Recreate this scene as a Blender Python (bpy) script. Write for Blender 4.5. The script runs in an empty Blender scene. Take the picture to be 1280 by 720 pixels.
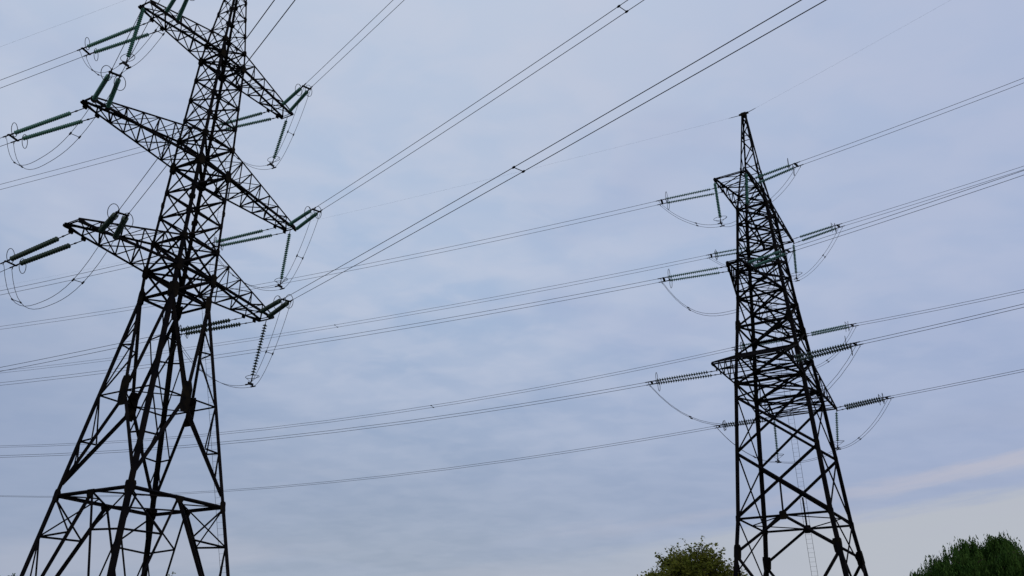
import bpy, math, random
from mathutils import Vector, Matrix
random.seed(7)
S = bpy.context.scene
COL = S.collection

# ------------------------------------------------------------------ camera
cam = bpy.data.cameras.new("camera")
cam_ob = bpy.data.objects.new("camera", cam)
COL.objects.link(cam_ob)
S.camera = cam_ob
FPX = 1054.35
cam.sensor_width = 36.0
cam.lens = FPX / 1280.0 * 36.0
cam.clip_start = 0.1
cam.clip_end = 6000.0
PITCH, ROLL = 0.43988, 0.014035
cam_ob.location = (0, 0, 1.6)
cam_ob.rotation_euler = (Matrix.Rotation(math.pi/2 + PITCH, 4, 'X') @ Matrix.Rotation(ROLL, 4, 'Z')).to_euler()

# ------------------------------------------------------------------ sky, sun, exposure
SUN_EL, SUN_AZ = math.radians(28), math.radians(150)      # azimuth clockwise from +Y
w = bpy.data.worlds.new("World")
S.world = w
w.use_nodes = True
nt = w.node_tree
N, L = nt.nodes, nt.links
N.clear()
def nd(t, **k):
    n = N.new(t)
    for a, b in k.items(): setattr(n, a, b)
    return n
def math_node(op, a=None, b=None, clamp=False):
    n = nd('ShaderNodeMath', operation=op); n.use_clamp = clamp
    for i, v in enumerate((a, b)):
        if v is None: continue
        if isinstance(v, (int, float)): n.inputs[i].default_value = v
        else: L.new(v, n.inputs[i])
    return n.outputs[0]
def mix_rgb(f, a, b, blend='MIX'):
    n = nd('ShaderNodeMix', data_type='RGBA', blend_type=blend)
    for s, v in ((n.inputs[0], f), (n.inputs[6], a), (n.inputs[7], b)):
        if isinstance(v, (int, float)): s.default_value = v
        elif isinstance(v, tuple): s.default_value = v
        else: L.new(v, s)
    return n.outputs[2]
def lin(r, g, b):
    f = lambda c: (c/255/12.92) if c/255 <= 0.04045 else ((c/255+0.055)/1.055)**2.4
    return (f(r), f(g), f(b), 1)
out = nd('ShaderNodeOutputWorld')
bg_clear = nd('ShaderNodeBackground'); bg_clear.inputs[1].default_value = 0.06
bg_cloud = nd('ShaderNodeBackground'); bg_cloud.inputs[1].default_value = 1.06
sky = nd('ShaderNodeTexSky', sky_type='NISHITA')
sky.sun_disc = False
sky.sun_elevation = SUN_EL
sky.sun_rotation = SUN_AZ
L.new(sky.outputs[0], bg_clear.inputs[0])
tc = nd('ShaderNodeTexCoord')
sep = nd('ShaderNodeSeparateXYZ')
L.new(tc.outputs['Generated'], sep.inputs[0])
X, Y, Z = sep.outputs
zc = math_node('MAXIMUM', Z, 0.0)
# overcast deck: brighter high up, bluer and darker towards the horizon
ramp = nd('ShaderNodeValToRGB')
el = ramp.color_ramp.elements
el[0].position = 0.0;  el[0].color = lin(160, 172, 186)
el[1].position = 0.95; el[1].color = lin(196, 205, 222)
for p, c in ((0.12, lin(150, 162, 181)), (0.20, lin(147, 162, 187)), (0.30, lin(153, 171, 200)), (0.42, lin(166, 185, 213)), (0.58, lin(177, 194, 219)), (0.72, lin(190, 203, 223))):
    e = el.new(p); e.color = c
L.new(zc, ramp.inputs[0])
# the deck projected on a flat layer above the ground
inv = math_node('DIVIDE', 1.0, math_node('ADD', zc, 0.16))
comb = nd('ShaderNodeCombineXYZ')
L.new(math_node('MULTIPLY', X, inv), comb.inputs[0]); L.new(math_node('MULTIPLY', Y, inv), comb.inputs[1])
mp = nd('ShaderNodeMapping'); mp.inputs['Rotation'].default_value[2] = math.radians(32); mp.inputs['Scale'].default_value = (1.0, 1.35, 1)
L.new(comb.outputs[0], mp.inputs[0])
def noise(vec, scale, detail, rough, dist=0.0, off=None):
    n = nd('ShaderNodeTexNoise'); n.inputs['Scale'].default_value = scale; n.inputs['Detail'].default_value = detail
    n.inputs['Roughness'].default_value = rough; n.inputs['Distortion'].default_value = dist
    L.new(vec, n.inputs['Vector']); return n.outputs[0]
def smooth(v, a, b):
    n = nd('ShaderNodeMapRange', interpolation_type='SMOOTHSTEP'); L.new(v, n.inputs[0])
    n.inputs[1].default_value = a; n.inputs[2].default_value = b; return n.outputs[0]
big = smooth(noise(mp.outputs[0], 0.9, 3, 0.5, 0.3), 0.34, 0.66)
mid = smooth(noise(mp.outputs[0], 3.0, 3, 0.45, 0.3), 0.36, 0.64)
fine = smooth(noise(mp.outputs[0], 8.5, 4, 0.5, 0.3), 0.36, 0.66)
dark = smooth(noise(mp.outputs[0], 1.7, 3, 0.5, 0.3), 0.50, 0.72)
calm = math_node('ADD', math_node('MULTIPLY', smooth(Z, 0.16, 0.46), 0.75), 0.25)
def layer(f, k, c):
    return mix_rgb(math_node('MULTIPLY', math_node('MULTIPLY', f, k), calm), col, c)
col = ramp.outputs[0]
col = layer(big, 0.42, lin(182, 192, 213))
col = layer(mid, 0.42, lin(195, 202, 219))
col = layer(fine, 0.34, lin(199, 204, 220))
col = layer(dark, 0.34, lin(150, 165, 201))
# violet-grey cast towards the side of the farther line
side = smooth(X, -0.15, 0.6)
col = mix_rgb(math_node('MULTIPLY', side, 0.50), col, lin(162, 174, 208))
shade = math_node('MULTIPLY', math_node('SUBTRACT', 1.0, smooth(X, -0.62, -0.12)), math_node('SUBTRACT', 1.0, smooth(Z, 0.26, 0.50)))
col = mix_rgb(math_node('MULTIPLY', shade, 0.62), col, lin(142, 157, 187))
# thin pale streaks low over the horizon and a clearer pale zone under the deck's edge
cs = nd('ShaderNodeCombineXYZ')
L.new(math_node('MULTIPLY', X, 2.2), cs.inputs[0]); L.new(math_node('MULTIPLY', math_node('SUBTRACT', Z, math_node('MULTIPLY', X, 0.12)), 16.0), cs.inputs[1]); L.new(math_node('MULTIPLY', Y, 0.6), cs.inputs[2])
wob = math_node('MULTIPLY', math_node('SUBTRACT', noise(cs.outputs[0], 2.6, 6, 0.62, 0.2), 0.5), 0.045)
lift = math_node('ADD', math_node('SUBTRACT', Z, math_node('MULTIPLY', X, 0.125)), wob)
pale = math_node('SUBTRACT', 1.0, smooth(lift, 0.112, 0.130))
pale = math_node('MULTIPLY', pale, math_node('ADD', math_node('MULTIPLY', smooth(X, -0.05, 0.40), 0.76), 0.10))
col = mix_rgb(pale, col, lin(184, 188, 195))
band = math_node('MULTIPLY', smooth(lift, 0.136, 0.149), math_node('SUBTRACT', 1.0, smooth(lift, 0.149, 0.159)))
band = math_node('MULTIPLY', band, math_node('ADD', math_node('MULTIPLY', smooth(X, 0.24, 0.52), 0.46), math_node('MULTIPLY', smooth(X, -0.05, 0.15), 0.2)))
col = mix_rgb(band, col, lin(190, 188, 199))
st = math_node('MULTIPLY', smooth(noise(cs.outputs[0], 1.0, 4, 0.5, 0.3), 0.5, 0.7), math_node('SUBTRACT', 1.0, smooth(Z, 0.16, 0.30)))
col = mix_rgb(math_node('MULTIPLY', st, 0.42), col, lin(180, 183, 197))
L.new(col, bg_cloud.inputs[0])
mixs = nd('ShaderNodeMixShader'); mixs.inputs[0].default_value = 0.94
L.new(bg_clear.outputs[0], mixs.inputs[1]); L.new(bg_cloud.outputs[0], mixs.inputs[2])
L.new(mixs.outputs[0], out.inputs[0])

sl = bpy.data.lights.new("sun", 'SUN')
sl.energy = 0.9; sl.angle = math.radians(14); sl.color = (1.0, 0.93, 0.84)
sun = bpy.data.objects.new("sun", sl); COL.objects.link(sun)
sd = Vector((math.sin(SUN_AZ)*math.cos(SUN_EL), math.cos(SUN_AZ)*math.cos(SUN_EL), math.sin(SUN_EL)))
sun.rotation_euler = (-sd).to_track_quat('-Z', 'Y').to_euler()
sun.location = (0, 0, 120)

S.view_settings.view_transform = 'Standard'
S.view_settings.look = 'None'
S.view_settings.exposure = 0
S.view_settings.gamma = 1
S.view_settings.use_curve_mapping = False

# ------------------------------------------------------------------ materials
def mat(name, c1, c2, scale=3.0, rough=0.6, metal=0.0, spec=0.3, trans=0.0, bump=0.0):
    m = bpy.data.materials.new(name); m.use_nodes = True
    t = m.node_tree; b = t.nodes['Principled BSDF']
    n = t.nodes.new('ShaderNodeTexNoise'); n.inputs['Scale'].default_value = scale; n.inputs['Detail'].default_value = 6
    g = t.nodes.new('ShaderNodeTexCoord'); t.links.new(g.outputs['Object'], n.inputs['Vector'])
    r = t.nodes.new('ShaderNodeValToRGB')
    r.color_ramp.elements[0].position = 0.35; r.color_ramp.elements[1].position = 0.68
    r.color_ramp.elements[0].color = (*c1, 1); r.color_ramp.elements[1].color = (*c2, 1)
    t.links.new(n.outputs[0], r.inputs[0]); t.links.new(r.outputs[0], b.inputs['Base Color'])
    b.inputs['Roughness'].default_value = rough; b.inputs['Metallic'].default_value = metal
    b.inputs['Specular IOR Level'].default_value = spec
    if trans: b.inputs['Transmission Weight'].default_value = trans
    if bump:
        bp = t.nodes.new('ShaderNodeBump'); bp.inputs['Strength'].default_value = bump
        t.links.new(n.outputs[0], bp.inputs['Height']); t.links.new(bp.outputs[0], b.inputs['Normal'])
    return m
def leaf_mat(name, c1, c2):
    m = bpy.data.materials.new(name); m.use_nodes = True
    t = m.node_tree; t.nodes.clear()
    o = t.nodes.new('ShaderNodeOutputMaterial')
    g = t.nodes.new('ShaderNodeTexCoord'); n = t.nodes.new('ShaderNodeTexNoise'); n.inputs['Scale'].default_value = 0.9; n.inputs['Detail'].default_value = 8
    t.links.new(g.outputs['Object'], n.inputs['Vector'])
    r = t.nodes.new('ShaderNodeValToRGB'); r.color_ramp.elements[0].position = 0.34; r.color_ramp.elements[1].position = 0.66
    r.color_ramp.elements[0].color = (*c1, 1); r.color_ramp.elements[1].color = (*c2, 1)
    t.links.new(n.outputs[0], r.inputs[0])
    d = t.nodes.new('ShaderNodeBsdfPrincipled'); d.inputs['Roughness'].default_value = 0.7; d.inputs['Specular IOR Level'].default_value = 0.06
    tr = t.nodes.new('ShaderNodeBsdfTranslucent')
    t.links.new(r.outputs[0], d.inputs['Base Color']); t.links.new(r.outputs[0], tr.inputs[0])
    mx = t.nodes.new('ShaderNodeMixShader'); mx.inputs[0].default_value = 0.3
    t.links.new(d.outputs[0], mx.inputs[1]); t.links.new(tr.outputs[0], mx.inputs[2]); t.links.new(mx.outputs[0], o.inputs[0])
    return m
def glass_mat(name, c, cap):
    m = bpy.data.materials.new(name); m.use_nodes = True
    t = m.node_tree; t.nodes.clear()
    o = t.nodes.new('ShaderNodeOutputMaterial')
    g = t.nodes.new('ShaderNodeTexCoord'); n = t.nodes.new('ShaderNodeTexNoise'); n.inputs['Scale'].default_value = 5
    t.links.new(g.outputs['Object'], n.inputs['Vector'])
    r = t.nodes.new('ShaderNodeValToRGB'); r.color_ramp.elements[0].color = (*[v*0.7 for v in c], 1); r.color_ramp.elements[1].color = (*c, 1)
    t.links.new(n.outputs[0], r.inputs[0])
    d = t.nodes.new('ShaderNodeBsdfPrincipled'); d.inputs['Roughness'].default_value = 0.4; d.inputs['Specular IOR Level'].default_value = 0.25
    tr = t.nodes.new('ShaderNodeBsdfTranslucent')
    t.links.new(r.outputs[0], d.inputs['Base Color']); t.links.new(r.outputs[0], tr.inputs[0])
    mx = t.nodes.new('ShaderNodeMixShader'); mx.inputs[0].default_value = cap
    t.links.new(d.outputs[0], mx.inputs[1]); t.links.new(tr.outputs[0], mx.inputs[2]); t.links.new(mx.outputs[0], o.inputs[0])
    return m
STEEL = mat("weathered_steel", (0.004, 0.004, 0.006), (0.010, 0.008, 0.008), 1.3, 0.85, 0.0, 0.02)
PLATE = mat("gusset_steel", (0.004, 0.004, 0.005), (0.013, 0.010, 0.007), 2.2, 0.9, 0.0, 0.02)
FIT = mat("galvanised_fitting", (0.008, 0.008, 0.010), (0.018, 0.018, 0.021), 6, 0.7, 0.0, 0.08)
GLASS = glass_mat("green_glass", (0.21, 0.43, 0.37), 0.62)
GLASS2 = glass_mat("smoky_glass", (0.055, 0.095, 0.075), 0.4)
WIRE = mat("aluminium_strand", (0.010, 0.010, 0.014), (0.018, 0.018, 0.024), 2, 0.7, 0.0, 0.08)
CONC = mat("cast_concrete", (0.30, 0.29, 0.27), (0.42, 0.40, 0.37), 4, 0.9, 0, 0.2, 0, 0.2)
BARK = mat("rough_bark", (0.035, 0.026, 0.019), (0.085, 0.065, 0.048), 5, 0.95, 0, 0.1, 0, 0.5)
LEAF_A = leaf_mat("willow_leaf", (0.022, 0.058, 0.010), (0.060, 0.115, 0.022))
LEAF_B = leaf_mat("olive_leaf", (0.100, 0.120, 0.016), (0.180, 0.180, 0.030))
GROUND = mat("meadow_soil", (0.035, 0.055, 0.020), (0.075, 0.085, 0.035), 0.25, 0.95, 0, 0.1, 0, 0.3)
GRASSM = leaf_mat("grass_blade", (0.045, 0.075, 0.018), (0.085, 0.11, 0.035))

# ------------------------------------------------------------------ helpers
class MB:
    def __init__(s): s.v = []; s.f = []
    def add(s, vs, fs):
        o = len(s.v); s.v += [tuple(v) for v in vs]; s.f += [tuple(i+o for i in f) for f in fs]
    def angle(s, p, q, a, ref, t=None):
        """steel angle bar from p to q: flange width a, corner turned towards ref."""
        p, q = Vector(p), Vector(q); d = q-p
        if d.length < 1e-4: return
        d.normalize(); ref = Vector(ref); r = ref-d*ref.dot(d)
        if r.length < 1e-3:
            r = Vector((0, 0, 1)) if abs(d.z) < .9 else Vector((1, 0, 0)); r -= d*r.dot(d)
        r.normalize(); n = d.cross(r)
        e1 = (r+n).normalized(); e2 = (r-n).normalized()
        t = t or max(0.012, a*0.13)
        c = a*0.36
        prof = [(0, 0), (a, 0), (a, t), (t, t), (t, a), (0, a)]
        ring = [e1*(c-x)+e2*(c-y) for x, y in prof]
        vs = [p+k for k in ring]+[q+k for k in ring]
        fs = [(i, (i+1) % 6, (i+1) % 6+6, i+6) for i in range(6)]
        fs += [(0, 3, 2, 1), (0, 5, 4, 3), (6, 7, 8, 9), (6, 9, 10, 11)]
        s.add(vs, fs)
    def flat(s, p, q, a, n, t=0.012):
        """flat bar: width a in the plane whose normal is n."""
        p, q = Vector(p), Vector(q); d = (q-p).normalized(); n = Vector(n); n = (n-d*n.dot(d)).normalized(); e = d.cross(n)
        s.prism([p+e*a/2+n*t/2, p-e*a/2+n*t/2, p-e*a/2-n*t/2, p+e*a/2-n*t/2], q-p)
    def prism(s, base, ext):
        k = len(base); vs = [Vector(b) for b in base]; vs += [v+Vector(ext) for v in vs]
        s.add(vs, [tuple(range(k-1, -1, -1)), tuple(range(k, 2*k))]+[(i, (i+1) % k, (i+1) % k+k, i+k) for i in range(k)])
    def tube(s, pts, r, k=6, cap=True):
        pts = [Vector(p) for p in pts]; n = len(pts); rr = r if isinstance(r, (list, tuple)) else [r]*n
        up = None; vs = []
        for i, p in enumerate(pts):
            d = (pts[min(i+1, n-1)]-pts[max(i-1, 0)]).normalized()
            if up is None:
                up = Vector((0, 0, 1)) if abs(d.z) < .9 else Vector((1, 0, 0))
            up = (up-d*up.dot(d)).normalized(); b = d.cross(up)
            vs += [p+(up*math.cos(2*math.pi*j/k)+b*math.sin(2*math.pi*j/k))*rr[i] for j in range(k)]
        fs = [(i*k+j, i*k+(j+1) % k, (i+1)*k+(j+1) % k, (i+1)*k+j) for i in range(n-1) for j in range(k)]
        if cap: fs += [tuple(range(k-1, -1, -1)), tuple(range((n-1)*k, n*k))]
        s.add(vs, fs)
    def ring(s, pts, r, k=5):
        pts = [Vector(p) for p in pts]; n = len(pts); vs = []
        c = sum(pts, Vector())/n; nrm = (pts[0]-c).cross(pts[n//4]-c).normalized()
        for i, p in enumerate(pts):
            d = (pts[(i+1) % n]-pts[i-1]).normalized(); b = d.cross(nrm)
            vs += [p+(nrm*math.cos(2*math.pi*j/k)+b*math.sin(2*math.pi*j/k))*r for j in range(k)]
        s.add(vs, [(i*k+j, i*k+(j+1) % k, ((i+1) % n)*k+(j+1) % k, ((i+1) % n)*k+j) for i in range(n) for j in range(k)])
    def lathe(s, prof, k=12):
        vs = []; 
        for r, z in prof: vs += [(r*math.cos(2*math.pi*j/k), r*math.sin(2*math.pi*j/k), z) for j in range(k)]
        s.add(vs, [(i*k+j, i*k+(j+1) % k, (i+1)*k+(j+1) % k, (i+1)*k+j) for i in range(len(prof)-1) for j in range(k)])
    def mesh(s, name, m, smooth=False):
        me = bpy.data.meshes.new(name); me.from_pydata(s.v, [], s.f); me.materials.append(m)
        if smooth: me.polygons.foreach_set('use_smooth', [True]*len(me.polygons))
        me.update(); return me
    def build(s, name, m, parent=None, smooth=False, loc=None):
        o = bpy.data.objects.new(name, s.mesh(name, m, smooth)); COL.objects.link(o)
        if parent: o.parent = parent
        if loc is not None: o.location = loc
        return o
def thing(name, label, cat, loc=(0, 0, 0), rz=0.0, group=None):
    o = bpy.data.objects.new(name, None); o.empty_display_size = .3; COL.objects.link(o)
    o.location = loc; o.rotation_euler = (0, 0, rz); o['label'] = label; o['category'] = cat
    if group: o['group'] = group
    return o
def tag(o, label, cat, group=None):
    o['label'] = label; o['category'] = cat
    if group: o['group'] = group
    return o
def lerp(a, b, t): return Vector(a)*(1-t)+Vector(b)*t
def interp(x, xs, ys):
    if x <= xs[0]: return ys[0]+(x-xs[0])*(ys[1]-ys[0])/(xs[1]-xs[0])
    for i in range(len(xs)-1):
        if x <= xs[i+1]: return ys[i]+(x-xs[i])*(ys[i+1]-ys[i])/(xs[i+1]-xs[i])
    return ys[-1]

# ------------------------------------------------------------------ ground
def ground_z(x, y): 
    r = math.hypot(x, y)
    return 0.25*math.sin(x*.021+.4)*math.cos(y*.017) * min(1, max(0, (r-12)/60))
g = MB(); R = [0, 6, 12, 20, 32, 48, 70, 100, 150, 230, 360, 600, 1200, 2600]
K = 48; g.v.append((0, 0, 0))
for r in R[1:]:
    for j in range(K):
        x, y = r*math.cos(2*math.pi*j/K), r*math.sin(2*math.pi*j/K); g.v.append((x, y, ground_z(x, y)))
for j in range(K): g.f.append((0, 1+j, 1+(j+1) % K))
for i in range(len(R)-2):
    for j in range(K): a = 1+i*K; g.f.append((a+j, a+K+j, a+K+(j+1) % K, a+(j+1) % K))
go = g.build("ground", GROUND, None, True); go['kind'] = 'structure'; go['label'] = 'flat open meadow ground under the pylons'
gr = MB()
for i in range(16000):
    a = random.uniform(0, 2*math.pi); r = 2.5+58*math.sqrt(random.random())*random.random()**.4
    x, y = r*math.cos(a), r*math.sin(a)+6; z = ground_z(x, y)-.02
    h = random.uniform(.12, .42); t = random.uniform(0, 6.28); wv = Vector((math.cos(t), math.sin(t), 0))*random.uniform(.006, .014)
    b = Vector((random.gauss(0, .1), random.gauss(0, .1), h)); p = Vector((x, y, z))
    gr.add([p-wv, p+wv, p+b], [(0, 1, 2)])
go = gr.build("grass", GRASSM); go['kind'] = 'stuff'; go['label'] = 'short rough meadow grass around the pylon feet'

# ------------------------------------------------------------------ pylons
SG = {'A': (-1, 1), 'D': (-1, -1), 'C': (1, -1), 'B': (1, 1)}
FACES = (('A', 'D'), ('D', 'C'), ('C', 'B'), ('B', 'A'))
def gusset(mb, p, a, h, n, e, shape=None):
    """thick polygonal plate at p, in the plane with normal n, e along its height."""
    n = Vector(n).normalized(); e = Vector(e); e = (e-n*e.dot(n)).normalized(); f = n.cross(e)
    pts = shape or [(-.5, -.36), (-.34, -.5), (.30, -.5), (.5, -.30), (.5, .34), (.36, .5), (-.30, .5), (-.5, .28)]
    base = [Vector(p)+f*(x*a)+e*(y*h)+n*.012 for x, y in pts]
    mb.prism(base, -n*.024)
class Pylon:
    def __init__(s, root, zs, ws, splay=None):
        s.root, s.zs, s.ws, s.splay = root, zs, ws, splay
    def w(s, z): return interp(z, s.zs, s.ws)
    def c(s, k, z):
        su, sv = SG[k]
        if s.splay and z < s.splay[0]:           # legs of slightly unequal spread below the waist
            z0, zb, wu, wv, ou, ov = s.splay; w0 = s.w(z0); t = (z0-z)/(z0-zb)
            return Vector((su*(w0+(wu-w0)*t)+ou*t, sv*(w0+(wv-w0)*t)+ov*t, z))
        return Vector((su*s.w(z), sv*s.w(z), z))
    def fn(s, a, b): 
        m = s.c(a, 30)+s.c(b, 30); return Vector((m.x, m.y, 0)).normalized()
    def legs(s, ztop, sizes):
        zz = [z for z in s.zs if z <= ztop]
        for k in 'ADCB':
            m = MB(); 
            for z0, z1 in zip(zz[:-1], zz[1:]):
                m.angle(s.c(k, z0), s.c(k, z1), interp(z0, *sizes), Vector((*SG[k], 0)))
            # splice plates where the leg sections are joined
            for z in zz[1:-1]:
                d = (s.c(k, z+.3)-s.c(k, z-.3)); 
                for ax in (0, 1):
                    nn = Vector((0, 0, 0)); nn[ax] = SG[k][ax]
                    a = interp(z, *sizes); inw = Vector((-SG[k][0], -SG[k][1], 0)); inw[ax] = 0
                    gusset(m, s.c(k, z)+nn*(a*.36+.02)+inw*a*.1, a*1.05, .55, nn, d)
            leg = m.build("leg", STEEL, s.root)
            f = MB(); p = s.c(k, 0)
            q = [(-.55, -.55), (.55, -.55), (.55, .55), (-.55, .55)]; q2 = [(.62*x, .62*y) for x, y in q]
            vs = [(p.x+x, p.y+y, -.4) for x, y in q]+[(p.x+x, p.y+y, .32) for x, y in q2]
            f.add(vs, [(4, 5, 6, 7), (0, 1, 5, 4), (1, 2, 6, 5), (2, 3, 7, 6), (3, 0, 4, 7)]); f.build("footing", CONC, s.root)
    def xpanel(s, m, z0, z1, sz, horiz=True, faces=FACES, hsz=None):
        for a, b in faces:
            n = s.fn(a, b)
            m.angle(s.c(a, z0), s.c(b, z1), sz, n); m.angle(s.c(b, z0)-n*.03, s.c(a, z1)-n*.03, sz, -n)
            if horiz: m.angle(s.c(a, z0), s.c(b, z0), hsz or sz, n)
            e = (s.c(a, z1)-s.c(a, z0)).normalized(); ac = (s.c(b, z0)-s.c(a, z0)).normalized()
            for k, dr in ((a, 1), (b, -1)): gusset(m, s.c(k, z0)+n*(.075+sz*.2)+ac*dr*.09, .26, .34, n, e)
            gusset(m, (s.c(a, z0)+s.c(b, z1)+s.c(b, z0)+s.c(a, z1))/4+n*.06, .17, .2, n, e)
    def frame(s, z, sz, cross=True, name="horizontal_frame"):
        m = MB()
        for a, b in FACES: m.angle(s.c(a, z), s.c(b, z), sz, s.fn(a, b))
        if cross:
            m.angle(s.c('A', z), s.c('C', z), sz*.8, (0, 0, 1)); m.angle(s.c('D', z)-Vector((0, 0, .05)), s.c('B', z)-Vector((0, 0, .05)), sz*.8, (0, 0, -1))
        return m.build(name, STEEL, s.root)
    def plate(s, k, z, a, h, name="gusset_plate"):
        """corner plates on both faces of leg k"""
        m = MB(); d = s.c(k, z+.4)-s.c(k, z-.4)
        for ax in (0, 1):
            nn = Vector((0, 0, 0)); nn[ax] = SG[k][ax]; inw = Vector((-SG[k][0], -SG[k][1], 0)); inw[ax] = 0
            gusset(m, s.c(k, z)+nn*.11+inw*a*.22, a, h, nn, d)
        return m.build(name, PLATE, s.root)
    def crossarm(s, su, ua, ta, zb, zt, nseg, ch=.16, lc=.085, tipfrac=.75, hang_du=(.3, 1.5)):
        """tapering four-chord lattice arm: horizontal bottom chords, falling top chords."""
        ks = ('A', 'D') if su < 0 else ('B', 'C')          # +v side first
        arm = MB(); tipz = zb
        bot = []; top = []
        for k in ks:
            sv = SG[k][1]
            b0 = s.c(k, zb); b1 = Vector((su*ua, sv*ta, zb)); t0 = s.c(k, zt); t1 = Vector((su*ua, sv*ta, zb+.16))
            bot.append((b0, b1)); top.append((t0, t1))
            arm.angle(b0, b1, ch, (0, sv, -1)); arm.angle(t0, t1, ch*.85, (0, sv, 1))
        o = arm.build("crossarm", STEEL, s.root)
        lac = MB()
        fr = [i/nseg for i in range(nseg)]+[1.0]
        fr = [1-(1-f)**1.0 for f in fr]
        for i in range(nseg):
            f0, f1 = fr[i], fr[i+1]
            for j in (0, 1):
                sv = SG[ks[j]][1]; b, t = bot[j], top[j]; fl = (0, sv, 0)
                if i: lac.angle(lerp(*b, f0), lerp(*t, f0), lc, fl)
                lac.angle(lerp(*b, f0), lerp(*t, f1), lc, fl)
            if i: lac.angle(lerp(*bot[0], f0), lerp(*bot[1], f0), lc, (0, 0, -1))
            p, q = (0, 1) if i % 2 else (1, 0)
            lac.angle(lerp(*bot[p], f0), lerp(*bot[q], f1), lc, (0, 0, -1))
            if i: lac.angle(lerp(*top[0], f0), lerp(*top[1], f0), lc*.7, (0, 0, 1))
            lac.angle(lerp(*top[q], f0), lerp(*top[p], f1), lc*.7, (0, 0, 1))
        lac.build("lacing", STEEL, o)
        en = MB(); en.angle(bot[0][1], bot[1][1], ch*.62, (su, 0, 0)); en.angle(top[0][1]-Vector((su*.05, 0, 0)), top[1][1]-Vector((su*.05, 0, 0)), ch*.4, (su, 0, 0))
        for j in (0, 1):
            sv = SG[ks[j]][1]; gusset(en, bot[j][1]+Vector((-su*.2, sv*.08, .05)), .22, .5, (0, sv, 0), (su, 0, 0))
        en.build("end_beam", STEEL, o)
        return o, bot, top
    def hanger(s, arm, p, sv):
        m = MB(); gusset(m, Vector(p)+Vector((0, sv*.06, -.10)), .34, .30, (0, sv, 0), (0, 0, 1)); m.build("hanger_plate", PLATE, arm)
    def ladder(s, f0, f1, offs, out_off):
        """f0,f1: functions of z giving the two rail points"""
        m = MB(); zz = offs
        for f in (f0, f1): m.tube([f(z) for z in zz], .015, 4)
        z = zz[0]
        while z < zz[-1]: m.tube([f0(z), f1(z)], .007, 4); z += .38
        m.build("ladder", STEEL, s.root)

# geometry recovered from the photograph (metres)
TW = {
 'L': dict(x=-22.978, y=52.617, th=1.06896, arms={'1': (8.453, .663, 26.849, 29.06), '2': (9.60, .46, 35.349, 37.691), '3': (7.432, .553, 45.298, 46.83)}),
 'R': dict(x=24.293, y=72.886, th=1.01064, arms={'1': (8.997, 3.03, 26.251, 29.053), '2': (9.90, .612, 34.751, 37.684), '3': (7.978, 1.516, 44.571, 46.21)}),
}
# ---- the big near pylon
Lr = thing("lattice_pylon", "large near steel lattice pylon with six tapered arms and splayed legs, its top cut off", "pylon", (TW['L']['x'], TW['L']['y'], 0), TW['L']['th'])
PL = Pylon(Lr, [0, 11.73, 24.897, 26.849, 29.06, 35.349, 37.691, 45.298, 46.83, 57.2], [4.80, 3.287, 1.5335, 1.5785, 1.5123, 1.3796, 1.3593, 1.1369, 1.0416, .14], (24.897, 11.73, 3.587, 3.30, 1.04, .71))
PL.legs(57.2, ([0, 24.8, 30, 46.7, 48, 57], [.27, .235, .185, .15, .09, .08]))
ZB, Z0 = 11.73, 24.897
# lower part of the body: kinked cross bracing meeting in big face plates
for a, b in FACES:
    n = PL.fn(a, b); m = MB(); zg = 18.1
    mid = (PL.c(a, zg)+PL.c(b, zg))/2
    for k in (a, b):
        side = PL.c(k, zg)-mid; side.z = 0
        lo = PL.c(k, 12.45); hi = PL.c(k, Z0-.15)
        gpt = mid+side*.06
        m.angle(hi, gpt+Vector((0, 0, .5)), .20, n); m.angle(gpt-Vector((0, 0, .5)), lo, .20, n)
        # redundants between leg and diagonals
        sub = .085
        m.angle(PL.c(k, zg), gpt, sub, n)
        pu = lerp(hi, gpt, .5); m.angle(PL.c(k, 21.6), pu, sub, n); m.angle(PL.c(k, zg), pu, sub, n); m.angle(PL.c(k, 21.6), lerp(hi, gpt, .22), sub*.9, n)
        pd = lerp(gpt, lo, .52); m.angle(PL.c(k, 15.1), pd, sub, n); m.angle(PL.c(k, zg), pd, sub, n); m.angle(PL.c(k, 15.1), lerp(gpt, lo, .8), sub*.9, n)
    mB = (PL.c(a, ZB)+PL.c(b, ZB))/2
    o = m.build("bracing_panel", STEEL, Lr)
    m = MB(); gusset(m, mid+n*.1, .8, 2.0, n, (0, 0, 1)); m.build("face_plate", PLATE, Lr)
    # below the square frame: inverted V to the feet
    m = MB(); m.angle(PL.c(a, ZB), PL.c(b, ZB), .17, n)
    for k in (a, b):
        ft = PL.c(k, .45); m.angle(mB, ft, .21 if (a, k) in (('A', 'A'), ('B', 'A'), ('D', 'C'), ('C', 'C')) else .13, n)
        z_ = ZB-.15
        for f, z in ((.205, 9.3), (.57, 5.3), (.8, 2.7)):
            p = lerp(mB, ft, f); m.angle(PL.c(k, z), p, .09, n)
            m.angle(PL.c(k, z_), p, .09, n); z_ = z
    m.build("lower_bracing", STEEL, Lr)
    m = MB(); gusset(m, mB+n*.1-Vector((0, 0, .1)), .62, .5, n, (0, 0, 1), [(-.5, -.1), (-.34, -.5), (.34, -.5), (.5, -.1), (.5, .4), (-.5, .4)]); m.build("gusset_plate", PLATE, Lr)
m = MB(); mids = [(PL.c(a, ZB)+PL.c(b, ZB))/2 for a, b in FACES]
for i in range(4): m.angle(mids[i], mids[(i+1) % 4], .12, (0, 0, 1))
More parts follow.
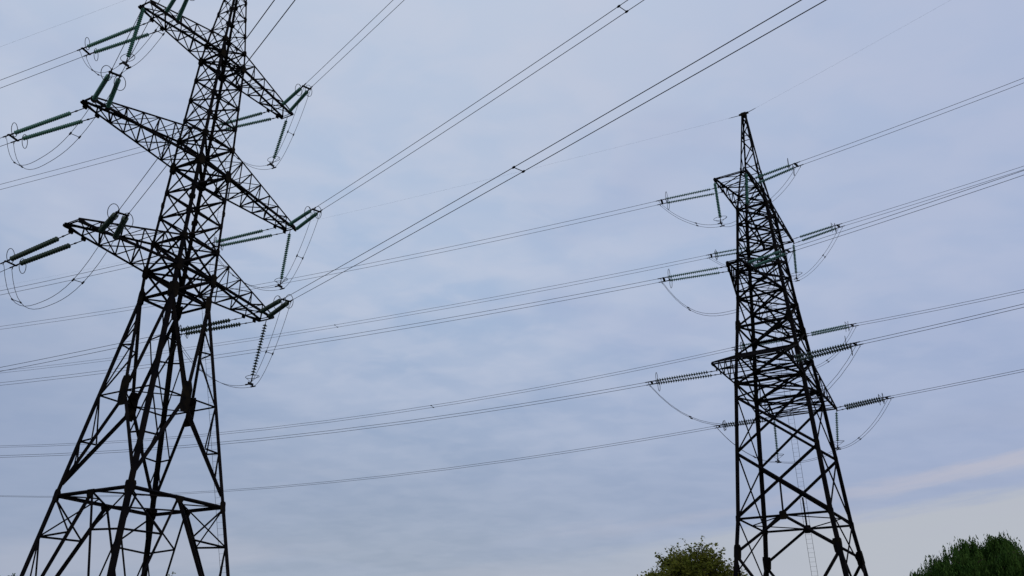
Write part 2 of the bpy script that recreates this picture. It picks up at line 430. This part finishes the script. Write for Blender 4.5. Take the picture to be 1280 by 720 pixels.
# hip bracing hanging under the frame, from the diamond to the legs
for i, (a, b) in enumerate(FACES):
    q = lerp(mids[i], mids[(i+1) % 4], .5); k = b
    m.angle(q, PL.c(k, 9.3), .10, (0, 0, 1)); m.angle(q, PL.c(k, ZB), .09, (0, 0, 1))
m.build("horizontal_frame", STEEL, Lr)
PL.frame(18.1, .085, False)
m = MB(); gm = [(PL.c(a, 18.1)+PL.c(b, 18.1))/2 for a, b in FACES]
for i in range(4): m.angle(gm[i], gm[(i+1) % 4], .08, (0, 0, 1))
m.build("horizontal_frame", STEEL, Lr)
PL.frame(Z0, .15); PL.frame(26.849, .2); PL.frame(29.06, .15); PL.frame(35.349, .2); PL.frame(37.691, .15); PL.frame(45.298, .18); PL.frame(46.83, .12)
for z0, z1 in ((Z0, 26.849), (26.849, 29.06)):
    m = MB(); PL.xpanel(m, z0, z1, .15, False); m.build("bracing_panel", STEEL, Lr)
def stack(P, root, za, zb, n, sz):
    h = (zb-za)/n
    for i in range(n):
        m = MB(); P.xpanel(m, za+i*h, za+(i+1)*h, sz, i > 0, hsz=sz*.85); m.build("bracing_panel", STEEL, root)
stack(PL, Lr, 29.06, 35.349, 3, .11)
stack(PL, Lr, 35.349, 37.691, 1, .11)
stack(PL, Lr, 37.691, 45.298, 4, .095)
stack(PL, Lr, 45.298, 46.83, 1, .09)
stack(PL, Lr, 46.83, 57.0, 6, .055)
for k in 'ADCB':
    for z, a, h in ((Z0+.1, .5, 1.1), (26.849, .5, .85), (29.06, .32, .5), (35.349, .5, .8), (37.691, .3, .5), (45.298, .42, .65), (46.83, .26, .42), (ZB, .42, .75), (32.2, .26, .4)):
        PL.plate(k, z, a, h)
ARMS = {}
for lv, nseg in (('1', 5), ('2', 7), ('3', 5)):
    ua, ta, zb, zt = TW['L']['arms'][lv]
    for su in (-1, 1): ARMS[('L', lv, su)] = PL.crossarm(su, ua, ta, zb, zt, nseg, .15, .08)
PL.ladder(lambda z: PL.c('C', z)+Vector((.06, .12, 0)), lambda z: PL.c('C', z)+Vector((.06, .66, 0)), [.6, ZB, Z0, 26.8, 29.0, 37, 46], 0)

# ---- the farther pylon
Rr = thing("lattice_pylon", "farther, complete steel lattice pylon with a thin pointed peak, standing beside the leafy tree", "pylon", (TW['R']['x'], TW['R']['y'], 0), TW['R']['th'])
PR = Pylon(Rr, [0, 11.632, 14.3575, 26.251, 34.751, 44.571, 46.21, 49.446, 56.6], [5.40, 4.078, 3.768, 2.978, 2.190, 1.460, 1.235, .80, .16])
PR.legs(56.6, ([0, 20, 26, 35, 44, 46, 50, 57], [.35, .32, .30, .27, .22, .17, .14, .11]))
ZH, ZG, ZM, ZT = 14.3575, 11.632, 20.0, 25.0
m_ = []
for a, b in FACES:
    n = PR.fn(a, b); m = MB(); H = (PR.c(a, ZH)+PR.c(b, ZH))/2
    m.angle(PR.c(a, ZH), PR.c(b, ZH), .14, n)
    wide = (a, b) in (('A', 'D'), ('C', 'B'))
    for z0, z1, s_ in ((ZM, ZT, .17), (ZH+.15, ZM-.1, .19)):
        sz = s_ if wide else s_*.72
        m.angle(PR.c(a, z1), PR.c(b, z0), sz, n); m.angle(PR.c(b, z1)-n*.05, PR.c(a, z0)-n*.05, sz, -n)
    if wide:
        X2 = (PR.c(a, 17.1)+PR.c(b, 17.1))/2; m.angle(X2, H, .11, n)
        for k in (a, b): m.angle(H, PR.c(k, ZG), .17, n)
    else:
        for k, q in ((a, b), (b, a)): m.angle(PR.c(q, ZH), PR.c(k, ZG-1.8), .12, n*(1 if k == a else -1))
    m.build("bracing_panel", STEEL, Rr)
    m = MB()
    X3 = (PR.c(a, 5.6)+PR.c(b, 5.6))/2
    for k in (a, b):
        q = b if k == a else a
        m.angle(PR.c(k, ZG-.2), X3, .18, n); m.angle(X3, PR.c(k, .5), .18, n)
        m.angle(PR.c(k, 5.6), X3, .09, n); m.angle(PR.c(k, 5.6), lerp(PR.c(k, ZG), X3, .5), .08, n)
    m.build("lower_bracing", STEEL, Rr)
    if wide:
        m = MB(); gusset(m, H+n*.1, .6, .7, n, (0, 0, 1)); m.build("gusset_plate", PLATE, Rr)
m = MB(); mids = [(PR.c(a, ZH)+PR.c(b, ZH))/2 for a, b in FACES]
for i in range(4): m.angle(mids[i], mids[(i+1) % 4], .10, (0, 0, 1))
m.build("horizontal_frame", STEEL, Rr)
for z, s_ in ((26.251, .2), (29.053, .18), (34.751, .18), (37.684, .15), (44.571, .16), (46.21, .13), (31.8, .14)): PR.frame(z, s_)
stack(PR, Rr, ZT, 26.251, 1, .12)
stack(PR, Rr, 26.251, 29.053, 1, .15)
stack(PR, Rr, 29.053, 34.751, 2, .15)
stack(PR, Rr, 34.751, 37.684, 1, .14)
stack(PR, Rr, 37.684, 44.571, 4, .125)
stack(PR, Rr, 44.571, 46.21, 1, .10)
# peak: single zig-zag lacing and a cap
m = MB(); zp = [46.21, 49.0, 51.2, 53.2, 54.9, 56.3]
for a, b in FACES:
    n = PR.fn(a, b)
    for i in range(5):
        p, q = (a, b) if i % 2 else (b, a)
        m.angle(PR.c(p, zp[i]), PR.c(q, zp[i+1]), .09, n)
        m.angle(PR.c(q, zp[i]+.25*(zp[i+1]-zp[i])), PR.c(p, zp[i]+.25*(zp[i+1]-zp[i])), .07, n) if i in (1, 3) else None
pk = m.build("peak_lacing", STEEL, Rr)
def peak_cap(root, z):
    m = MB(); m.prism([(-.26, -.26, z-.3), (.26, -.26, z-.3), (.26, .26, z-.3), (-.26, .26, z-.3)], (0, 0, .42))
    m.prism([(-.12, -.5, z+.02), (.12, -.5, z+.02), (.12, .5, z+.02), (-.12, .5, z+.02)], (0, 0, .12))
    m.build("peak_cap", PLATE, root)
peak_cap(Rr, 56.6); peak_cap(Lr, 57.2)
for k in 'ADCB':
    for z, a, h in ((ZG, .62, 1.25), (ZH, .36, .5), (ZM, .32, .6), (26.251, .5, .7), (29.053, .4, .5), (31.9, .5, 1.15), (34.751, .45, .6), (37.684, .35, .45), (44.571, .36, .5), (46.21, .26, .4)):
        PR.plate(k, z, a, h)
for lv, nseg in (('1', 4), ('2', 5), ('3', 4)):
    ua, ta, zb, zt = TW['R']['arms'][lv]
    for su in (-1, 1): ARMS[('R', lv, su)] = PR.crossarm(su, ua, ta, zb, zt, nseg, .165, .095)
PR.ladder(lambda z: Vector((PR.w(z)+.08, -.26, z)), lambda z: Vector((PR.w(z)+.08, .26, z)), [.6, ZG, ZH, 26.2, 34.7, 37.6], 0)

# ------------------------------------------------------------------ insulators and conductors
def world(T, u, v, z):
    t = TW[T]; c, s = math.cos(t['th']), math.sin(t['th'])
    return Vector((t['x']+u*c-v*s, t['y']+u*s+v*c, z))
PY = {'L': PL, 'R': PR}
# (azimuth, slope, curvature, string length, distance of the fixing point from the arm tip)
W = {
('L+','1',-1):(2.70576, 0.16119, 0.00059, 5.83498, 1.08648),
('L+','1',1):(2.90667, 0.14091, 0.00068, 6.01752, 0.96686),
('L+','2',-1):(2.83389, 0.1613, 0.00058, 6.18631, 0.84051),
('L+','2',1):(2.86261, 0.12972, 0.00102, 6.15026, 0.6),
('L+','3',-1):(2.81226, 0.15748, 0.00067, 6.30236, 1.76604),
('L+','3',1):(2.84986, 0.11547, 0.00054, 5.20009, 1.01722),
('L-','1',-1):(-0.94732, 0.13911, 0.00041, 4.22355, 1.86954),
('L-','1',1):(-0.94307, 0.12895, 0.00018, 4.44588, 1.14223),
('L-','2',-1):(-0.94259, 0.10974, 0.00039, 4.32553, 0.62),
('L-','2',1):(-0.88939, 0.11613, 0.00046, 4.42049, 0.45),
('L-','3',-1):(-0.95, 0.10, 0.0004, 4.30, 1.75),
('L-','3',1):(-0.90394, 0.10624, 0.00034, 4.18012, 1.06082),
('R+','1',-1):(2.84428, 0.11788, 0.00103, 5.79834, 1.70305),
('R+','1',1):(2.74335, 0.09899, 0.00084, 5.30046, 0.5),
('R+','2',-1):(2.84015, 0.09632, 0.00059, 5.56699, 0.69059),
('R+','2',1):(2.86289, 0.16404, 0.00105, 5.20463, 0.5),
('R+','3',-1):(2.83515, 0.11047, 0.00061, 5.57725, 1.68366),
('R+','3',1):(2.8116, 0.08863, 0.0005, 5.40008, 0.96827),
('R-','1',-1):(-0.78378, 0.05008, 0.00104, 5.44251, 1.73133),
('R-','1',1):(-0.82824, 0.03769, 0.00073, 5.07866, 0.5),
('R-','2',-1):(-0.87105, 0.07824, 0.00065, 4.0154, 0.98961),
('R-','2',1):(-0.7172, 0.07847, 0.00132, 5.17767, 0.3),
('R-','3',-1):(-0.79795, 0.07838, 0.0009, 4.40445, 1.88985),
('R-','3',1):(-0.78762, 0.05903, 0.00066, 5.08614, 0.5),
}
DISC = MB(); DISC.lathe([(.03, .085), (.055, .08), (.06, .03), (.10, .022), (.15, -.006), (.155, -.022), (.13, -.03), (.09, -.018), (.06, -.05), (.02, -.055)], 10)
DISC_ME = {k: DISC.mesh("glass_disc", m_, True) for k, m_ in ((0, GLASS), (1, GLASS2))}
def discs(parent, p, q, lv):
    big = lv == '1'; pitch = .21 if big else .165; sc = 1.15 if big else .95
    d = (q-p); n = max(3, int(d.length/pitch)); rot = (-d).to_track_quat('Z', 'X').to_euler()
    for i in range(n):
        o = bpy.data.objects.new("glass_disc", DISC_ME[1 if big else 0]); COL.objects.link(o); o.parent = parent
        o.location = p+d*((i+.5)/n); o.rotation_euler = rot; o.scale = (sc, sc, 1.15)
def oval(c, e1, e2, a, b, n=20):
    return [c+e1*a*math.cos(2*math.pi*i/n)+e2*b*math.sin(2*math.pi*i/n) for i in range(n)]
ARMNAME = {('L', '1', -1): "the near pylon's lowest outer arm", ('L', '2', -1): "the near pylon's long middle outer arm", ('L', '3', -1): "the near pylon's topmost outer arm",
           ('L', '1', 1): "the near pylon's lowest inner arm", ('L', '2', 1): "the near pylon's long middle inner arm", ('L', '3', 1): "the near pylon's topmost inner arm",
           ('R', '1', -1): "the far pylon's wide lowest front arm", ('R', '2', -1): "the far pylon's narrow middle front arm", ('R', '3', -1): "the far pylon's top front arm",
           ('R', '1', 1): "the far pylon's wide lowest rear arm", ('R', '2', 1): "the far pylon's hidden middle rear arm", ('R', '3', 1): "the far pylon's top rear arm"}
SPAN = {'L+': 'downhill span to the frame edge', 'L-': 'span passing overhead', 'R+': 'span crossing behind the near pylon', 'R-': 'span leaving the frame beyond'}
YOKE = {}
SPANLEN = {'L+': 300, 'L-': 190, 'R+': 300, 'R-': 150}
BSP = {'L+': .33, 'L-': .28, 'R+': .37, 'R-': .31}          # half spacing of the twin conductors
for key, (az, a, b, Ls, du) in W.items():
    sp, lv, su = key; T = sp[0]; BS = BSP[sp]; sgn = 1 if sp[1] == '+' else -1
    ua, ta, zb, zt = TW[T]['arms'][lv]; P = PY[T]; wz = P.w(zb)
    def chord_pt(d, dz=0.0):
        fr = d/(ua-wz); return world(T, su*(ua-d), sgn*(ta+(wz-ta)*fr), zb+dz)
    half = min(.5, du)
    at = [chord_pt(du-half), chord_pt(du+half)]
    for d in (du-half, du+half):
        fr = d/(ua-wz); P.hanger(ARMS[(T, lv, su)][0], Vector((su*(ua-d), sgn*(ta+(wz-ta)*fr), zb)), sgn)
    at = [p+Vector((0, 0, -.2)) for p in at]
    O = (at[0]+at[1])/2
    O0 = chord_pt(du)
    h = Vector((math.cos(az), math.sin(az), 0)); side = Vector((-h.y, h.x, 0))
    if side.dot(at[0]-at[1]) < 0: side = -side
    def cv(s): return O0+h*s+Vector((0, 0, -a*s+b*s*s))
    yk = cv(Ls)-O; dirn = (cv(Ls+.5)-cv(Ls)).normalized()
    link = {'L+': 1.15, 'L-': .42, 'R+': .8, 'R-': .45 if su < 0 else 1.0}[sp]
    if key == ('L+', '3', 1): link = .6
    where = {'L+': "on the side of the far span sinking to the frame edge", 'L-': "on the side of the span passing overhead",
             'R+': "on the side facing the near pylon", 'R-': "on the side away from the near pylon"}[sp]
    root = thing("tension_insulator_set", f"paired green glass strings on {ARMNAME[(T, lv, su)]}, {where.replace('on the side ', '')}"[:200], "insulator", O, 0, "double tension insulator strings on the pylons")
    root['label'] = f"glass string pair on {ARMNAME[(T, lv, su)]}, " + {'L+': "receding side", 'L-': "overhead side", 'R+': "near-pylon side", 'R-': "away side"}[sp]
    ends = []
    for i in (0, 1):
        sg = 1 if i == 0 else -1
        p0 = at[i]-O; p1 = yk+side*BS*sg-dirn*.12
        d = (p1-p0).normalized(); Lt = (p1-p0).length
        m = MB(); m.tube([p0, p0+d*link], .032, 6); m.tube([p0+d*link*.55, p0+d*(link*.55+.16)], .055, 6); m.tube([p0+d*link, p1], .028, 6)
        m.tube([p1-d*.36, p1], .05, 6)
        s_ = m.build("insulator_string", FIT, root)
        discs(s_, p0+d*link, p1-d*.34, lv)
        e1 = Vector((0, 0, 1))-d*d.z; e1.normalize(); e2 = d.cross(e1)
        m = MB(); cen = p1-d*.40+e1*(.16*sg)+side*(.12*sg)
        m.ring(oval(cen, e1, (e2+d*.35).normalized(), .52, .36), .022)
        m.tube([cen-e1*.5*sg, p1-d*.2], .02, 5)
        m.build("grading_ring", FIT, root)
    m = MB(); m.flat(yk+side*(BS+.1), yk-side*(BS+.1), .2, Vector((0, 0, 1)), .03); m.tube([yk+side*(BS+.02)-Vector((0, 0, .03)), yk-side*(BS+.02)-Vector((0, 0, .03))], .035, 6); m.build("yoke_plate", FIT, root)
    for i in (1, -1):
        m = MB(); q = yk+side*BS*i; m.tube([q, q+dirn*.12, q+dirn*.5, q+dirn*.55], [.03, .045, .045, .025], 6); m.tube([q+dirn*.25, q+dirn*.22-Vector((0, 0, .2))], .03, 6); m.build("dead_end_clamp", FIT, root)
    YOKE[key] = (O+yk, side, dirn, h)
    # twin conductor
    root = thing("twin_conductor", f"twin wires from {ARMNAME[(T, lv, su)]}, " + {'L+': "sinking away downhill", 'L-': "rising overhead", 'R+': "passing behind near pylon", 'R-': "leaving beyond it"}[sp], "power line", O+yk, 0, "twin phase conductors of the two lines")
    Lc = SPANLEN[sp]
    ss = [Ls+.5]; st_ = 2.0
    while ss[-1] < Lc: ss.append(ss[-1]+st_); st_ = min(8, st_*1.25)
    for i in (1, -1):
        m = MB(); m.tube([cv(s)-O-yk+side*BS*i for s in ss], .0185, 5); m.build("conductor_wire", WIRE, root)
    spc = {('L-','1',1): (32.3,), ('L-','2',1): (37.1,), ('R+','3',-1): (), ('R+','3',1): (51.1,), ('R+','2',1): (39,)}.get(key, (46,) if sp == 'L+' else ())
    for s in spc:
        c0 = cv(s)-O-yk; m = MB(); m.tube([c0+side*BS, c0-side*BS], .022, 5)
        for i in (1, -1): m.tube([c0+side*BS*i-h*.11, c0+side*BS*i-h*.05, c0+side*BS*i+h*.05, c0+side*BS*i+h*.11], [.025, .055, .055, .025], 6)
        m.build("spacer", FIT, root)

# hanging strings that hold the jumpers clear of the arms: (tower, level, side, v sign or 0, length, swing along the line)
HANG = [('L','3',-1,0,5.2,.4), ('L','3',1,0,4.55,.95), ('L','2',1,0,5.05,.25), ('L','1',1,0,5.05,.65),
        ('R','3',-1,1,4.7,-.2), ('R','3',-1,-1,4.1,.3), ('R','3',1,-1,4.25,.2), ('R','1',1,1,4.3,.1), ('R','1',1,-1,3.7,.4)]
HB = {}; BS = .28
for T, lv, su, sv, Lh, sw in HANG:
    ua, ta, zb, zt = TW[T]['arms'][lv]
    O = world(T, su*ua, sv*ta, zb-.04); th = TW[T]['th']; vd = Vector((-math.sin(th), math.cos(th), 0)); ud = Vector((math.cos(th), math.sin(th), 0))
    bot = vd*sw+Vector((0, 0, -Lh)); d = bot.normalized()
    corner = '' if sv == 0 else (', near-pylon corner' if sv > 0 else ', away corner')
    root = thing("suspension_insulator", f"single glass string hanging straight down under {ARMNAME[(T, lv, su)]}{corner}", "insulator", O, 0, "hanging jumper insulator strings")
    m = MB(); m.tube([Vector((0, 0, 0)), d*.35], .03, 6); m.tube([d*.35, bot-d*.45], .03, 6); m.tube([bot-d*.5, bot], .045, 6)
    s_ = m.build("insulator_string", FIT, root); discs(s_, d*.32, bot-d*.62, lv if T == 'L' else '2')
    m = MB(); c = bot-d*.55
    m.ring(oval(c, vd, ud, .62, .34, 16), .02); m.tube([c+vd*.62, bot-d*.12], .016, 5); m.tube([c-vd*.62, bot-d*.12], .016, 5); m.build("grading_ring", FIT, root)
    m = MB(); m.flat(bot-ud*.27, bot+ud*.27, .2, vd, .05)
    for i in (-1, 1): m.tube([bot+ud*BS*i-vd*.22-Vector((0, 0, .12)), bot+ud*BS*i+vd*.22-Vector((0, 0, .12))], .06, 6)
    m.build("jumper_clamp", FIT, root)
    HB.setdefault((T, lv, su), []).append((O+bot-Vector((0, 0, .13)), ud))

def loop(p, q, drop, n=18, ex=2.3):
    return [p.lerp(q, i/n)-Vector((0, 0, drop*(1-abs(2*i/n-1)**ex))) for i in range(n+1)]
DROP = {('L','1',-1): 4.1, ('L','2',-1): 3.8, ('R','1',-1): 4.7, ('R','2',-1): 4.2, ('R','2',1): 3.6}
for T in 'LR':
    for lv in '123':
        for su in (-1, 1):
            yp, sp_, dp, hp = YOKE[(T+'+', lv, su)]; ym, sm, dm, hm = YOKE[(T+'-', lv, su)]
            hb = HB.get((T, lv, su), [])
            th = TW[T]['th']; ud = Vector((math.cos(th), math.sin(th), 0)); vd = Vector((-ud.y, ud.x, 0))
            hb = sorted(hb, key=lambda h: -h[0].dot(vd))
            root = thing("jumper_loop", f"slack pair of jumper wires drooping under {ARMNAME[(T, lv, su)]}", "jumper wire", yp, 0, "jumper loops between the two spans")
            O = yp; paths = []
            for i in (-1, 1):
                a_ = yp+(sp_ if sp_.dot(ud) > 0 else -sp_)*BS*i-Vector((0, 0, .2))+dp*.2; b_ = ym+(sm if sm.dot(ud) > 0 else -sm)*BS*i-Vector((0, 0, .2))+dm*.2
                stops = [a_]+[h[0]+ud*BS*i for h in hb]+[b_]
                pts = []
                for j in range(len(stops)-1):
                    dr = DROP.get((T, lv, su), 3) if len(stops) == 2 else (1.3 if j in (0, len(stops)-2) else .5)
                    if T == 'R' and len(stops) > 2 and j in (0, len(stops)-2): dr = .9
                    seg = loop(stops[j], stops[j+1], dr, 20, 2.6 if len(stops) == 2 else 2.2)
                    pts += [p-O for p in (seg if j == 0 else seg[1:])]
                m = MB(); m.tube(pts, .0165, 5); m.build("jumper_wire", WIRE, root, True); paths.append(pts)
            for f in ((.2, .78) if not hb else (.2, .8)):
                k = int(f*(len(paths[0])-1)); p, q = paths[0][k], paths[1][k]; dd = (paths[0][k+1]-p).normalized()
                m = MB(); m.tube([p, q], .022, 5)
                for e in (p, q): m.tube([e-dd*.1, e+dd*.1], .05, 6)
                m.build("spacer", FIT, root)

# earth wires over the pylon peaks
def earth(T, z, az, a, b, Lc, label, er=.0045):
    O = world(T, 0, 0, z); h = Vector((math.cos(az), math.sin(az), 0))
    root = thing("earth_wire", label, "earth wire", O, 0, "single earth wires over the peaks")
    ss = [0.0]; st_ = 2
    while ss[-1] < Lc: ss.append(ss[-1]+st_); st_ = min(8, st_*1.3)
    m = MB(); m.tube([h*s+Vector((0, 0, -a*s+b*s*s)) for s in ss], er, 5); m.build("wire", WIRE, root)
    m = MB(); m.tube([h*s+Vector((0, 0, -a*s+b*s*s)) for s in (0, .3, 1.3, 1.6)], [.05, .035, .03, .012], 6); m.build("dead_end_clamp", FIT, root)
earth('R', 56.6, 2.83, .115, .0004, 300, "very thin earth wire from the far pylon's pointed peak toward the near pylon")
earth('R', 56.6, -.90, .03, .0005, 150, "very thin earth wire from the far pylon's pointed peak out of the frame's top")
earth('L', 57.2, 2.82, .15, .0006, 300, "faint thin earth wire sinking past the near pylon's top outer arm")
earth('L', 57.2, -.92, .08, .0004, 190, "thin earth wire from the near pylon's peak passing overhead out of frame")

# ------------------------------------------------------------------ trees
def leaf(m, rnd, p, d, wd):
    s = Vector((rnd.gauss(0, 1), rnd.gauss(0, 1), rnd.gauss(0, 1))).cross(d)
    if s.length < 1e-4: return
    s = s.normalized()*wd
    m.add([p, p+d*.45+s, p+d, p+d*.45-s], [(0, 1, 2, 3)])
def tree(name, label, x, y, top, rad, leafm, kind, n, seed, group=None):
    """n = number of twigs; lobes of the crown are uneven, twigs carry the leaves."""
    rnd = random.Random(seed)
    z0 = ground_z(x, y); root = thing(name, label, "tree", (x, y, z0), 0, group); top -= z0
    m = MB(); th = top*.6
    m.tube([Vector((0, 0, -.3)), Vector((.1, .05, top*.18)), Vector((.22, -.1, top*.4)), Vector((.1, .1, th))], [rad*.085, rad*.065, rad*.05, rad*.022], 9)
    cr = MB(); lobes = []
    nl = 19
    for i in range(nl):
        a = i*2.39996+rnd.uniform(-.3, .3); h = (i+.5)/nl
        zt = top*(.34+.54*h)+rnd.uniform(-.03, .03)*top
        env = math.sqrt(max(.04, 1-((zt-top*.5)/(top*.5))**2))
        rr = rad*env*rnd.uniform(.5, .82)*(1 if h < .85 else .5)
        c = Vector((rr*math.cos(a), rr*math.sin(a), zt)); s_ = rad*rnd.uniform(.24, .42)
        if c.z+s_*.9 > top: c.z = top-s_*.9
        lobes.append((c, s_)); p0 = Vector((.15, 0, max(top*.16, zt-top*.30))); pm = p0.lerp(c, .5)+Vector((0, 0, top*.03))
        m.tube([p0, pm, c], [rad*.03, rad*.02, rad*.009], 6)
    for i in range(n):
        c, s_ = lobes[rnd.randrange(nl)]
        d = Vector((rnd.gauss(0, 1), rnd.gauss(0, 1), rnd.gauss(.35, .8))).normalized()
        out = Vector((c.x, c.y, 0)); d = (d+out*(.5/max(rad, .1))).normalized()
        st = c+d*s_*rnd.uniform(.05, .45); ln = s_*rnd.uniform(.4, 1.0)
        if kind == 'willow':
            # a twig that arches over, with trailing strands of narrow leaves
            pts = []; dd = d.copy(); q = st.copy()
            for k in range(6): pts.append(q.copy()); q += dd*ln/4; dd = (dd+Vector((0, 0, -.30))).normalized()
            if i % 3 == 0: m.tube(pts[:4], [.02, .016, .012, .008], 4)
            for k in range(1, 6):
                hang = rnd.uniform(.5, 1.5)*(.5+.1*k); w_ = Vector((rnd.gauss(0, .1), rnd.gauss(0, .1), 0)); nn = 7
                for j in range(nn):
                    t = j/nn; p = pts[k]+Vector((0, 0, -hang*t))+w_*t
                    a = rnd.uniform(0, 6.28); leaf(cr, rnd, p, Vector((math.cos(a)*.45, math.sin(a)*.45, -.85))*rnd.uniform(.2, .36), rnd.uniform(.03, .055))
        else:
            end = st+d*ln+Vector((0, 0, -.06*ln)); mdl = st.lerp(end, .5)+Vector((0, 0, .08*ln))
            m.tube([st, mdl, end], [.022, .014, .006], 4)
            for j in range(15):
                t = rnd.uniform(.15, 1.05); p = st.lerp(end, t)+Vector((rnd.gauss(0, .10), rnd.gauss(0, .10), rnd.gauss(0, .09)))
                a = rnd.uniform(0, 6.28); e = rnd.uniform(-.9, .6); dv = (Vector((math.cos(a)*math.cos(e), math.sin(a)*math.cos(e), math.sin(e)))+d*.5).normalized()*rnd.uniform(.2, .38)
                leaf(cr, rnd, p, dv, rnd.uniform(.06, .11))
    m.build("trunk", BARK, root, True)
    cr.build("crown", leafm, root)
tree("willow_tree", "dense dark green willow with a rounded trailing crown, beyond the far pylon", 36.1, 66.0, 13.0, 4.4, LEAF_A, 'willow', 3600, 3)
tree("willow_tree", "small brownish green tree tucked against the big dark willow", 31.4, 66.4, 10.9, 2.5, LEAF_A, 'willow', 900, 8)
tree("leafy_tree", "airy olive green tree directly behind the far pylon's outer leg", 17.4, 83.0, 13.9, 5.7, LEAF_B, 'leafy', 2600, 21)
tree("leafy_tree", "tree whose tip barely shows beneath the near pylon's frame, beside its inner foot", -38.0, 98.0, 11.9, 4.0, LEAF_B, 'leafy', 1200, 11)
tree("leafy_tree", "tree whose tip barely shows between the near pylon's front legs", -45.4, 96.0, 11.6, 4.0, LEAF_A, 'leafy', 1200, 12)
tree("leafy_tree", "tree whose tip barely shows at the frame corner outside the near pylon", -54.5, 96.0, 11.7, 4.0, LEAF_A, 'leafy', 1200, 13)
